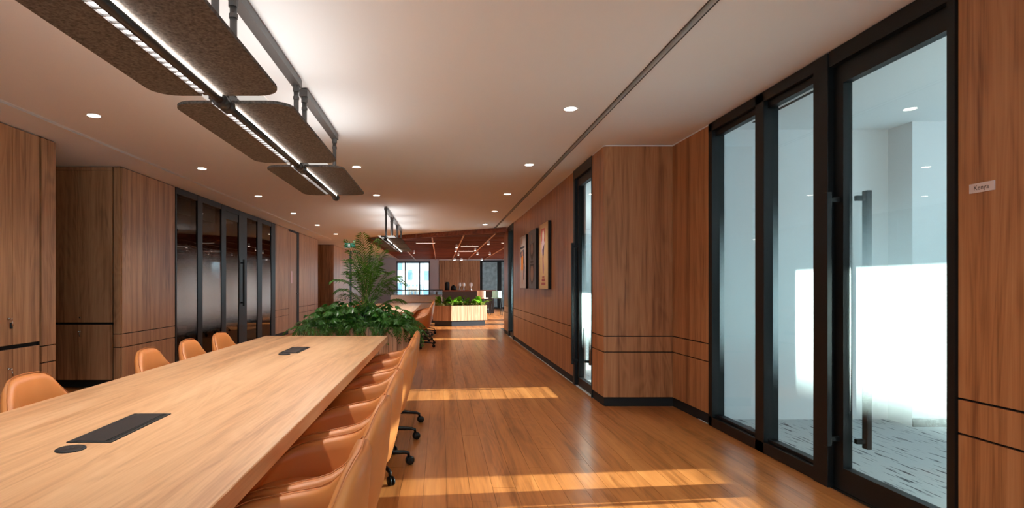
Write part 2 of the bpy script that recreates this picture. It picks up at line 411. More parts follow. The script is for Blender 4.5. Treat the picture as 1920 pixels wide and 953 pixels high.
# ------------------------------------------------------------------ rooms on the right: carpet, partitions, window wall
cp = bx(XG+.0, XW, .3, 5.5, -.013, .004).build('floor', M_carpet); tag(cp, 'blue-grey carpet with broken dark streaks behind the glass door', 'carpet', kind='structure')
cp2 = bx(XR+.0, XW, 6.52, 15.3, -.013, .004).build('floor', M_carpet); tag(cp2, 'blue-grey carpet behind the narrow corridor door', 'carpet', kind='structure')
ri = MB()
ri.box(XG+.10, XW, 5.46, 5.62, 0, H)
ri.box(4.17, 5.1, 5.18, 5.46, 0, H); ri.box(XG+.10, XG+.145, 5.262, 5.46, 0, H)
ri.box(XG+.14, XW, .18, .3, 0, H)
ri.box(XR+.14, XW, 15.3, 15.42, 0, H)
ri.box(XG+.14, XG+.16, .3, 2.74, 0, H)
ri.box(XR+.14, XR+.16, 7.44, 13.5, 0, H)
room_i = ri.build('wall_inner', M_wallw); tag(room_i, 'white plaster walls and column of the meeting rooms', 'wall', kind='structure')
bx(4.17, 5.1, 5.168, 5.18, .0, .075).build('skirting', M_grey_metal, room_i)
we = MB()
HEAD = 2.43
def wall_x(mb, y0, y1, opens):
    """window wall on X = XW, opens = (ya, yb, sill, head)"""
    y = y0
    for a, b, s_, h_ in opens:
        mb.box(XW, XW+.25, y, a, 0, H); mb.box(XW, XW+.25, a, b, 0, s_); mb.box(XW, XW+.25, a, b, h_, H); y = b
    mb.box(XW, XW+.25, y, y1, 0, H)
OPENS = [(.7, 4.53, 1.15, HEAD), (6.4, 8.2, 1.0, HEAD), (9.0, 14.6, 1.0, HEAD), (17.2, 19.0, .1, HEAD), (19.6, 21.0, .1, HEAD), (22.0, 28.0, .1, HEAD)]
wall_x(we, YB-.2, YF+4.5, OPENS)
wall_e = we.build('wall_window', M_wallw); tag(wall_e, 'outer white wall with windows that let the low sun in', 'wall', kind='structure')
for i, (a, b, s_, h_) in enumerate(OPENS):
    wn = struct('window_%d' % (i+1), (XW+.12, (a+b)/2, s_), 'outer window of the rooms on the right', 'window')
    hw = (b-a)/2; hh = h_-s_
    f = MB()
    f.box(-.03, .03, -hw, -hw+.05, 0, hh); f.box(-.03, .03, hw-.05, hw, 0, hh); f.box(-.03, .03, -hw, hw, 0, .05); f.box(-.03, .03, -hw, hw, hh-.05, hh)
    f.build('window_frame', M_black, wn)
    bx(-.004, .004, -hw+.05, hw-.05, .05, hh-.05).build('pane', M_glass, wn)

# ------------------------------------------------------------------ glazed partition + pull-handle door, right
def pane(parent, x, y0, y1, z0, z1, gm=M_glass, fm=M_frost):
    p = bx(x-.005, x+.005, y0, y1, z0, z1).build('pane', gm, parent)
    MB().add([(x+.007, y0, z0), (x+.007, y1, z0), (x+.007, y1, z1), (x+.007, y0, z1)], [(0,1,2,3)]).build('frost_film', fm, parent)
    return p
g1 = struct('window_7', (0,0,0), 'full-height frosted glass partition in black frame beside the pull-handle door', 'glass partition')
def post(parent, y0, y1, x0=XG-.012, x1=XG+.10, z0=0, z1=H-.01, name='post', m=M_black):
    return bx(x0, x1, y0, y1, z0, z1).build(name, m, parent, bevel=.003, seg=1)
post(g1, 5.19, 5.258); post(g1, 4.36, 4.48); post(g1, 3.63, 3.77, XG-.02)
post(g1, 3.77, 5.26, z0=H-.08, z1=H-.005, name='head_rail'); post(g1, 3.77, 5.26, z0=0.001, z1=.085, name='sill_rail')
post(g1, 3.77, 5.26, x0=XG+.02, x1=XG+.08, z0=H-.13, z1=H-.08, name='glazing_bead')
post(g1, 3.77, 5.26, x0=XG+.02, x1=XG+.08, z0=.085, z1=.11, name='glazing_bead')
pane(g1, XG+.05, 4.48, 5.19, .11, H-.13); pane(g1, XG+.05, 3.77, 4.36, .11, H-.13)
def pull(parent, x, y, z0, z1, side):
    h = MB(); s = -1 if side < 0 else 1
    h.box(x+s*.055, x+s*.085, y-.022, y+.022, z0, z1)
    h.box(x, x+s*.056, y-.012, y+.012, z0+.03, z0+.06); h.box(x, x+s*.056, y-.012, y+.012, z1-.06, z1-.03)
    return h.build('pull_handle', M_black, parent, bevel=.002, seg=1)
d1 = struct('door_1', (0,0,0), 'black framed frosted glass door with tall pull handle beside the name sign', 'door')
bx(XG-.012, XG+.10, 2.74, 3.63, H-.10, H-.005).build('door_head', M_black, d1)
bx(XG-.012, XG+.10, 2.742, 2.785, .001, H-.10).build('jamb', M_black, d1)
lf = MB(); lf.box(XG+.02, XG+.075, 2.79, 3.625, .008, .145); lf.box(XG+.02, XG+.075, 2.79, 3.625, H-.22, H-.105)
lf.box(XG+.02, XG+.075, 3.545, 3.625, .145, H-.22); lf.box(XG+.02, XG+.075, 2.79, 2.81, .145, H-.22)
lf.build('leaf_frame', M_black, d1)
pane(d1, XG+.05, 2.81, 3.545, .145, H-.22)
pull(d1, XG+.02, 3.585, .27, 1.82, -1); pull(d1, XG+.075, 3.52, .27, 1.82, 1)
bx(XG-.01, XG+.09, 2.74, 3.63, .0005, .006).build('threshold', M_chrome, d1)

d2 = struct('door_2', (0,0,0), 'narrow black framed glass door halfway along the corridor wall', 'door')
bx(XR-.004, XR+.12, 6.522, 7.438, H-.12, H-.005).build('door_head', M_black, d2)
bx(XR-.004, XR+.12, 7.36, 7.438, .001, H-.12).build('jamb', M_black, d2)
bx(XR-.004, XR+.12, 6.522, 6.55, .001, H-.12).build('jamb', M_black, d2)
lf = MB(); lf.box(XR+.03, XR+.085, 6.555, 7.355, .008, .11); lf.box(XR+.03, XR+.085, 6.555, 7.355, H-.22, H-.125)
lf.box(XR+.03, XR+.085, 7.27, 7.355, .11, H-.22); lf.box(XR+.03, XR+.085, 6.555, 6.59, .11, H-.22)
lf.build('leaf_frame', M_black, d2)
pane(d2, XR+.06, 6.59, 7.27, .11, H-.22)
pull(d2, XR+.03, 7.31, .27, 1.78, -1); pull(d2, XR+.085, 7.2, .27, .75, 1)
d3 = struct('door_3', (0,0,0), 'black framed glass door at the far end of the corridor wall', 'door')
f = MB(); f.box(XR-.004, XR+.12, 13.502, 13.6, .001, H-.12); f.box(XR-.004, XR+.12, 14.45, 14.598, .001, H-.12); f.box(XR-.004, XR+.12, 13.502, 14.598, H-.12, H-.005)
f.build('door_frame', M_black, d3); bx(XR+.03, XR+.08, 13.6, 14.45, .008, .12).build('bottom_rail', M_black, d3)
pane(d3, XR+.06, 13.6, 14.45, .12, H-.12)

# ------------------------------------------------------------------ dark glazed room on the left
dr = MB()
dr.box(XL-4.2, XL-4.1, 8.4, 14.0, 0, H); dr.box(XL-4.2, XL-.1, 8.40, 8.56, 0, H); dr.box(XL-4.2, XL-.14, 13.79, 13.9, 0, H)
wdr = dr.build('wall_dark_room', M_room_dimness); tag(wdr, 'walls of the unlit room behind the left glass, dimness put into their grey', 'wall', kind='structure')
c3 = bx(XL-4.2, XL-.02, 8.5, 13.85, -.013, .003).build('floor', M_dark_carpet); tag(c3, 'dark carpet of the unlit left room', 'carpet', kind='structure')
c4 = bx(XL-4.3, XL-1.38, 8.3, 14.0, H, H+.1).build('ceiling', M_room_dimness); tag(c4, 'ceiling of the unlit left room, dimness put into its grey', 'ceiling', kind='structure')
g2 = struct('window_8', (0,0,0), 'dark full-height glazing in heavy black frames along the left wall', 'glass partition')
def lpost(y0, y1, z0=0.0, z1=H-.01, name='post', x0=XL-.11, x1=XL+.006):
    return bx(x0, x1, y0, y1, z0, z1).build(name, M_black, g2, bevel=.003, seg=1)
for a, b in ((8.572, 8.62), (9.36, 9.55), (10.38, 10.60), (11.28, 11.74), (12.43, 12.74), (13.44, 13.778)): lpost(a, b)
lpost(8.62, 13.44, H-.10, H-.006, 'head_rail', XL-.10, XL+.003); lpost(8.62, 13.44, .001, .10, 'sill_rail', XL-.10, XL+.003)
lpost(10.60, 11.28, H-.24, H-.10, 'door_top_rail', XL-.09, XL-.01)
for a, b in ((8.62, 9.36), (9.55, 10.38), (10.60, 11.28), (11.74, 12.43), (12.74, 13.44)):
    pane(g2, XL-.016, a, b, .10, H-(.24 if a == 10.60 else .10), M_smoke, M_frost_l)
h = MB(); h.box(XL+.05, XL+.08, 11.36, 11.40, .85, 1.75); h.box(XL, XL+.052, 11.37, 11.39, .90, .93); h.box(XL, XL+.052, 11.37, 11.39, 1.67, 1.70)
h.build('pull_handle', M_blackm, g2)
# timber door further along
d4 = struct('door_4', (0,0,0), 'plain oak door with black jamb in the left wall beyond the glazing', 'door')
bx(XL-.06, XL-.002, 15.004, 15.85, .01, H-.06).build('door_leaf', M_cab, d4)
bx(XL-.10, XL+.004, 15.86, 16.098, 0, H-.01).build('jamb', M_blackm, d4)
bx(XL-.10, XL+.004, 15.004, 15.86, H-.055, H-.01).build('door_head', M_blackm, d4)
h = MB(); h.tube([(XL, 15.78, 1.02), (XL+.05, 15.78, 1.02), (XL+.05, 15.66, 1.02)], .01, 6); h.build('lever_handle', M_black, d4)
sg = bx(XL-.0005, XL+.006, 15.20, 15.36, 1.30, 1.62).build('door_sign', plain('pink_white_notice', (226, 188, 184), .6)); tag(sg, 'small pinkish notice stuck on the plain oak door', 'notice')

# ------------------------------------------------------------------ cabinets on the left
def lock(parent, pos, axis, key=True):
    """cam lock with hanging key; axis = outward direction"""
    l = bpy.data.objects.new('lock', None)
    m = MB(); a = Vector(axis); p = Vector(pos)
    m.tube([p, p+a*.012], .010, 12)
    if key:
        m.tube([p+a*.012, p+a*.032], [.004, .004], 6)
        u = Vector((0,0,-1)); s = a.cross(u).normalized()
        q = p+a*.032
        m.tube([q+u*-.008, q+u*.012], .007, 8)
        m.tube([q+u*.014+s*.006, q+u*.062+s*.012], [.004, .007], 6)
    return m.build('lock_and_key', M_chrome, parent, smooth=True)
cab = thing('storage_cabinet', 'tall oak storage cabinet with keys in its locks, at the left edge', 'cabinet', (XL, 4.95, 0))
bx(-.56, -.03, -.73, .72, .08, H-.03).build('carcass', M_shadow, cab)
bx(-.54, -.04, -.72, .71, .001, .08).build('plinth', M_blackm, cab)
for k, (a, b) in enumerate(((-.74, -.20), (-.197, .36), (.363, .724))):
    up = bx(-.028, -.002, a+.002, b-.001, .712, H-.014).build('upper_door', M_cab, cab)
    lo = bx(-.028, -.002, a+.002, b-.001, .10, .672).build('lower_door', M_cab, cab)
    if k == 2:
        pass
    if k == 1:
        lock(up, (-.002, b-.05, .95), (1,0,0)); lock(lo, (-.002, b-.05, .50), (1,0,0))
        bx(-.001, .004, b-.03, b+.0, .86, .915).build('key_tag', M_blackm, up)
cab2 = thing('storage_cabinet', 'darker oak cabinet with upper and lower doors set back in the niche', 'cabinet', ((XL-1.0+XL-.11)/2, YN, 0))
hw = .44
bx(-hw, hw, .03, .56, .09, H-.01).build('carcass', M_shadow, cab2)
bx(-hw+.01, hw-.01, .05, .5, .001, .09).build('plinth', M_blackm, cab2)
for a, b in ((-hw, .02), (.02, hw)):
    up = bx(a+.002, b-.002, .006, .03, .80, H-.05).build('upper_door', M_cab, cab2)
    lo = bx(a+.002, b-.002, .006, .03, .10, .772).build('lower_door', M_cab, cab2)
    if a > 0:
        lock(up, (a+.03, .006, .86), (0,-1,0), False); lock(lo, (a+.03, .006, .69), (0,-1,0))
bx(-hw, hw, .004, .03, H-.046, H-.01).build('top_panel', M_cab, cab2)

# ------------------------------------------------------------------ far end of the office
fw = MB()
WX0, WX1, WZ0, WZ1 = PX(743, YF), PX(806, YF), .45, PZ(490, YF)
fw.box(XL-.2, WX0, YF, YF+.2, 0, H); fw.box(WX1, -.05, YF, YF+.2, 0, H)
fw.box(WX0, WX1, YF, YF+.2, 0, WZ0); fw.box(WX0, WX1, YF, YF+.2, WZ1, H)
fw.box(-.05, 2.12, YF+.05, YF+.2, 0, H); fw.box(2.12, 4.6, YF, YF+.2, H-.12, H); fw.box(4.6, XW, YF, YF+.2, 0, H)
wall_f = fw.build('wall_front', M_grey); tag(wall_f, 'pale lilac-grey far wall with a city window', 'wall', kind='structure')
fwn = struct('window_9', (0, YF+.1, 0), 'three-light city window in the far wall', 'window')
f = MB()
for xx in (WX0, PX(760, YF)-.05, PX(787, YF)-.05, WX1-.07): f.box(xx, xx+.07, -.05, .05, WZ0, WZ1)
f.box(WX0, WX1, -.05, .05, WZ0, WZ0+.1); f.box(WX0, WX1, -.05, .05, WZ1-.1, WZ1)
f.build('window_frame', plain('slate_frame', (104, 114, 128), .5), fwn)
xs = [WX0+.1, PX(760, YF)-.05, PX(760, YF)+.05, PX(787, YF)-.05, PX(787, YF)+.05, WX1-.1]
for a, b in zip(xs[::2], xs[1::2]): bx(a, b, -.006, .006, WZ0+.1, WZ1-.1).build('pane', M_glass, fwn)
# pantry wall units
pu = thing('pantry_cabinet', 'full-height oak pantry cupboard wall behind the bar counter', 'cabinet', (1.03, YF-.02, 0))
bx(-1.07, 1.08, .012, .05, 0, H-.14).build('carcass', M_shadow, pu)
for k in range(4): bx(-1.07+.537*k+.003, -1.07+.537*(k+1)-.003, -.012, .012, .06, H-.15).build('door', M_cab, pu)
bx(-.05, 2.12, YF-.06, YF+.05, H-.135, H-.001).build('bulkhead', M_wallw, wall_f)
# far glazed room
fg = struct('window_10', (0, YF, 0), 'black framed glazing of the far meeting room', 'glass partition')
f = MB()
for a, b in ((2.12, 2.24), (3.02, 3.24), (4.4, 4.6)): f.box(a, b, -.04, .04, 0, H-.13)
f.box(2.24, 4.4, -.03, .03, H-.22, H-.13); f.box(2.24, 4.4, -.03, .03, 0, .1)
f.build('frame', M_black, fg)
for a, b in ((2.24, 3.02), (3.24, 4.4)): bx(a, b, -.005, .005, .1, H-.22).build('pane', M_glass, fg)
fr = bx(1.9, 4.9, YF+3.4, YF+3.5, 0, H).build('wall_far_room', plain('patterned_paper', (196, 190, 186), .9, noise=.3, nscale=5)); tag(fr, 'pale patterned wall seen through the far glazing', 'wall', kind='structure')
fc = bx(1.9, 4.9, YF+.2, YF+3.4, -.013, .003).build('floor', M_carpet); tag(fc, 'pale blue carpet of the far glazed room', 'carpet', kind='structure')

# slatted timber ceiling
sc_ = thing('slatted_ceiling', 'dark red-brown slatted timber ceiling over the far lounge', 'ceiling', (0, 22, H-.004))
y = 14.62; ns = 0
while y < 30.4:
    xl = max(1.66 - (y-14.6)*3.76/3.1, -2.2) if y < 17.8 else -2.2
    xr = 1.66 if y < 15.56 else 5.9
    if xr - xl > .1:
        bx(xl, xr, y-22-.03, y-22+.03, -.115, 0).build('slat', M_slat, sc_); ns += 1
    y += .48
for bxp, ya in ((-1.27, 17.05), (-.22, 16.2), (.63, 15.5), (1.41, 14.9), (2.25, 15.6), (3.2, 15.6), (-2.15, 17.8)):
    bx(bxp-.02, bxp+.02, ya-22, 8.4, -.135, -.115).build('batten', M_batten, sc_)
bx(-2.2, 5.9, 17.8-22, 8.4, -.006, -.002).build('backing', plain('slat_backing', (112, 62, 42), .8), sc_)

dv = Vector((-3.86, 3.2, 0)).normalized(); nv = Vector((dv.y, -dv.x, 0))
MB().prism([(1.66, 14.6-22), (-2.2, 17.8-22), (-2.2+.03, 17.8-22+.04), (1.66, 14.64-22)], -.117, 0).build('fascia', M_slat, sc_)
MB().prism([(1.66, 14.65-22), (-2.2, 17.82-22), (1.66, 17.82-22)], -.006, -.002).build('backing', MATS['slat_backing'], sc_)

# outside: city beyond the far window
def tower(name, label, x0, x1, y0, y1, z0, z1, rgb, wrgb, floors, cols, wf=.55):
    t = thing(name, label, 'building', ((x0+x1)/2, (y0+y1)/2, z0))
    hx, hy, hz = (x1-x0)/2, (y1-y0)/2, z1-z0
    bx(-hx, hx, -hy, hy, 0, hz).build('facade', plain(name+'_render', rgb, .8, noise=.06, nscale=.3), t)
    wm = plain(name+'_glazing', wrgb, .25)
    fh, cw = hz/floors, 2*hx/cols
    me = bx(-cw*wf/2, cw*wf/2, -.12, .02, 0, fh*.5).mesh('window', wm)
    sfh, scw = fh, 2*hy/max(1, cols)
    me2 = bx(-.02, .12, -scw*wf/2, scw*wf/2, 0, fh*.5).mesh('window', wm)
    for i in range(floors):
        for k in range(cols):
            o = link('window', me, t); o.location = (-hx+cw*(k+.5), -hy, fh*(i+.3))
            if abs(x1) < abs(x0):
                o = link('window', me2, t); o.location = (hx, -hy+scw*(k+.5), fh*(i+.3))
    return t
GZ = -22
def bxp(x, d): return PX(x, d)
tower('office_tower', 'cream tower at the left of the far city window', bxp(726, 60), bxp(758, 60), 60, 66, GZ, 10, (214, 208, 194), (104, 124, 140), 12, 2)
tower('office_tower', 'blue-grey tower block on the skyline behind the middle pane', bxp(760, 170), bxp(773, 170), 170, 182, GZ-20, PZ(506, 170), (120, 146, 172), (96, 124, 152), 12, 4)
tower('office_tower', 'white banded tower at the right of the far city window', bxp(795, 80), bxp(822, 80), 80, 92, GZ, 14, (222, 222, 220), (110, 132, 148), 14, 1, .96)
tower('office_block', 'low white office block below the skyline', bxp(764, 120), bxp(806, 120), 120, 135, GZ, PZ(526, 120), (214, 216, 214), (120, 136, 146), 6, 6)
tower('office_block', 'terracotta and grey low block at the foot of the view', bxp(750, 95), bxp(782, 95), 95, 105, GZ, PZ(538, 95), (168, 140, 122), (90, 96, 104), 6, 5)
hm = MB(); n = 24; ex = [(-160+i*14, 420) for i in range(n)]
hz_ = [6 + 26*math.exp(-((x_+20)/46)**2) + 10*math.exp(-((x_-60)/60)**2) for x_, _ in ex]
vs_ = [(x_, y_, -40) for x_, y_ in ex] + [(x_, y_+30, z_) for (x_, y_), z_ in zip(ex, hz_)] + [(x_, y_+90, -40) for x_, y_ in ex]
hm.add(vs_, [(i, i+1, n+i+1, n+i) for i in range(n-1)] + [(n+i, n+i+1, 2*n+i+1, 2*n+i) for i in range(n-1)])
tag(hm.build('hill', plain('hazy_hill', (150, 164, 170), .9, noise=.1, nscale=.05), smooth=True), 'hazy grey hill on the skyline', 'hill')
gr = bx(-250, 250, 40, 600, GZ-21, GZ-20).build('ground', plain('city_ground', (170, 172, 170), .9)); tag(gr, 'pale hazy city ground far below the window', 'ground', kind='structure')

# ------------------------------------------------------------------ office chairs
def rim(th):
    a = abs(math.degrees(th))            # 0 = back, 180 = front
    pts = [(0, .838), (22, .834), (33, .805), (43, .74), (54, .67), (70, .632), (105, .60), (130, .555), (150, .49), (180, .465)]
    for (a0, z0), (a1, z1) in zip(pts[:-1], pts[1:]):
        if a <= a1:
            t = (a-a0)/(a1-a0); t = t*t*(3-2*t)*.5 + t*.5; return z0+(z1-z0)*t
    return pts[-1][1]
def plan(th, k):
    """superellipse footprint; local front is +X; k scales"""
    c, s = -math.cos(th), math.sin(th)
    ax = .265 if c > 0 else .255; ay = .285
    n_ = 2.7
    r = (abs(c/ax)**n_ + abs(s/ay)**n_) ** (-1/n_)
    return Vector((c*r*k, s*r*k, 0))
def chair_proto():
    t = thing('office_chair', 'x', 'chair')
    n = 44; rows = []
    def ring(fn): rows.append([fn(2*PI*i/n - PI) for i in range(n)])
    def up(th, f, out):                 # point on the shell wall at fraction f of the rim height
        z0 = .43; z = z0 + (rim(th)-z0)*f
        lean = 0.03*max(0, math.cos(th))*((z-z0)/.4)**1.1
        p = plan(th, .92+.08*min(1, f*2.2)); p += Vector((-lean, 0, 0)); d = plan(th, 1).normalized()
        return p + d*out + Vector((0, 0, z))
    ring(lambda th: plan(th, .25)+Vector((0,0,.365)))
    ring(lambda th: plan(th, .62)+Vector((0,0,.372)))
    ring(lambda th: plan(th, .83)+Vector((0,0,.395)))
    ring(lambda th: plan(th, .92)+plan(th,1).normalized()*.008+Vector((0,0,.43)))
    for f in (.25, .5, .75, .93): ring(lambda th, f=f: up(th, f, .018))
    ring(lambda th: up(th, 1.0, .007)+Vector((0,0,.0)))
    ring(lambda th: up(th, 1.0, -.021)+Vector((0,0,.0)))
    for f in (.93, .75, .5, .25): ring(lambda th, f=f: up(th, f, -.034))
    ring(lambda th: plan(th, .86)+Vector((0,0,.44)))
    ring(lambda th: plan(th, .3)+Vector((0,0,.43)))
    m = MB(); vs = [v for r in rows for v in r]; R = len(rows)
    fs = [(i*n+k, i*n+(k+1)%n, (i+1)*n+(k+1)%n, (i+1)*n+k) for i in range(R-1) for k in range(n)]
    fs += [tuple(range(n))[::-1], tuple(range((R-1)*n, R*n))]
    m.add(vs, fs)
    sh = m.build('shell', M_leather, t, smooth=True)
    # stitched piping along the rim
    pth = [up(2*PI*i/n - PI, 1.0, -.007)+Vector((0,0,.0065)) for i in range(6, n-5)]
    MB().tube(pth, .0022, 5).build('piping', plain('tan_piping', (190, 114, 58), .5) if 'tan_piping' not in MATS else MATS['tan_piping'], sh, smooth=True)
    # seat cushion
    m = MB(); rows = []
    for k_, z in ((.80, .432), (.87, .445), (.88, .462), (.82, .476), (.6, .484), (.2, .480)): ring(lambda th: plan(th, k_)+Vector((.008,0,z)))
    vs = [v for r in rows for v in r]; R = len(rows)
    fs = [(i*n+k, i*n+(k+1)%n, (i+1)*n+(k+1)%n, (i+1)*n+k) for i in range(R-1) for k in range(n)] + [tuple(range((R-1)*n, R*n))]
    m.add(vs, fs); m.build('seat', M_leather, t, smooth=True)
    MB().lathe([(.03, .10), (.03, .22), (.022, .225), (.022, .35), (.09, .358), (.09, .368)], 16).build('column', M_chairmetal, t, smooth=False)
    MB().lathe([(.04, .075), (.048, .09), (.048, .125), (.03, .14)], 16).build('hub', M_chairmetal, t)
    leg = MB(); leg.tube([(.03, 0, .112), (.16, 0, .108), (.275, 0, .092), (.305, 0, .082), (.308, 0, .055)], [.019, .017, .0135, .012, .010], 8)
    lm = leg.mesh('leg', M_chairmetal, True)
    cs = MB()
    for s in (-1, 1):
        r0 = [(0,.0), (.026,.0), (.030,.004), (.030,.010), (.024,.015)]
        vs = []; nn = 14
        for r, yy in r0:
            for k in range(nn):
                a = 2*PI*k/nn; vs.append((.318+r*math.cos(a), s*(.004+yy), .0305+r*math.sin(a)))
        cs.add(vs, [(i*nn+k, i*nn+(k+1)%nn, (i+1)*nn+(k+1)%nn, (i+1)*nn+k) for i in range(4) for k in range(nn)] + [tuple(range(4*nn, 5*nn))])
    cs.tube([(.308, 0, .06), (.318, 0, .031)], .008, 6)
    cm = cs.mesh('caster', M_chairmetal, True)
    for k in range(4):
        l = link('leg', lm, t); l.rotation_euler = (0, 0, math.radians(32+90*k))
        link('caster', cm, l)
    return t
proto = chair_proto(); first = [True]
def chair(x, y, rz, label, group, base=0.0):
    if first[0]: o = proto; first[0] = False
    else: o = copy_tree(proto)
    o.location = (x, y, 0); o.rotation_euler = (0, 0, rz); o['label'] = label; o['group'] = group
    for c in o.children:
        if c.name.startswith('leg'): c.rotation_euler.z += base
    return o
CY = (1.48, 2.13, 2.82, 3.91, 4.61, 5.23)
for i, y in enumerate(CY):
    chair(-.478, y+.02, PI + random.uniform(-.05, .05), 'tan leather swivel armchair on the corridor side of the near table, %s' % ORD[i], 'chairs on the corridor side of the near table', random.uniform(-.2, .2))
for i, y in enumerate((2.72, 3.83, 4.45, 5.08)):
    chair(-1.64, y, random.uniform(-.05, .05), 'tan leather swivel armchair on the cabinet side of the near table, %s' % ORD[i], 'chairs on the cabinet side of the near table', random.uniform(-.3, .3))
Y2 = (11.75, 12.45, 13.15, 14.3, 15.0, 15.7)
for i, y in enumerate(Y2):
    chair(-.44, y, PI + random.uniform(-.06, .06), 'tan leather swivel armchair beside the far table, %s on the corridor side' % ORD[i], 'chairs on the corridor side of the far table', random.uniform(-.3, .3))
for i, y in enumerate(Y2):
    chair(-1.82, y, random.uniform(-.05, .05), 'tan leather armchair half hidden behind the palm, %s at the far table' % ORD[i], 'chairs on the cabinet side of the far table', random.uniform(-.3, .3))

# ------------------------------------------------------------------ meeting tables
def power_unit(name, label, x, y, z):
    t = thing(name, label, 'power box', (x, y, z))
    MB().box(-.073, .073, -.213, .213, 0, .003).build('flange', M_blackm, t)
    bx(-.052, .050, -.205, .205, .003, .005).build('flap', plain('flap_black', (34, 31, 31), .45) if 'flap_black' not in MATS else MATS['flap_black'], t)
    bx(.054, .061, -.20, .20, .003, .0042).build('brush_gap', M_shadow, t)
    return t
def table(label, x0, x1, y0, y1, peds, z=.74):
    t = thing('meeting_table', label, 'table', ((x0+x1)/2, (y0+y1)/2, 0))
    hx, hy, cyy = (x1-x0)/2, (y1-y0)/2, (y0+y1)/2
    bx(-hx, hx, -hy, hy, z-.062, z).build('tabletop', M_table, t, bevel=.003, seg=1)
    for a, b in peds:
        p = bx(-hx+.22, hx-.22, a-cyy+.03, b-cyy-.03, .0, z-.062).build('pedestal', M_tabside, t)
        for c in (a-cyy, b-cyy-.03):
            bx(-hx+.19, hx-.19, c, c+.03, .0, z-.062).build('end_board', M_tabside, p)
    return t
table('long pale oak meeting table in the foreground with black power boxes', -1.766, -.529, .78, 5.94, ((.84, 1.02), (3.20, 3.54), (5.70, 5.88)))
table('long pale oak meeting table beyond the planted divider', -1.75, -.515, 11.2, 16.6, ((11.26, 11.42), (13.54, 13.90), (16.34, 16.52)))
power_unit('power_box', 'black flush power box at the near end of the tabletop', -1.142, 2.12, .74)
power_unit('power_box', 'black flush power box towards the far end of the tabletop', -1.142, 4.63, .74)
for yy, lb in ((1.83, 'round black charging disc beside the near power box'), (4.34, 'round black charging disc beside the far power box')):
    t = thing('charging_disc', lb, 'charger', (-1.152, yy, .74))
    MB().lathe([(.043, 0), (.043, .003), (.040, .005), (.036, .005)], 28).build('ring', M_blackm, t)
    MB().lathe([(.034, .0045), (.034, .0056), (.02, .0058)], 24).build('pad', MATS['flap_black'], t)
    m = MB()
    for k in range(3):
        a = 2*PI*k/3; m.box(.008*math.cos(a)-.003, .008*math.cos(a)+.003, .008*math.sin(a)-.003, .008*math.sin(a)+.003, .0058, .0062)
    m.build('charge_mark', M_grey_metal, t)

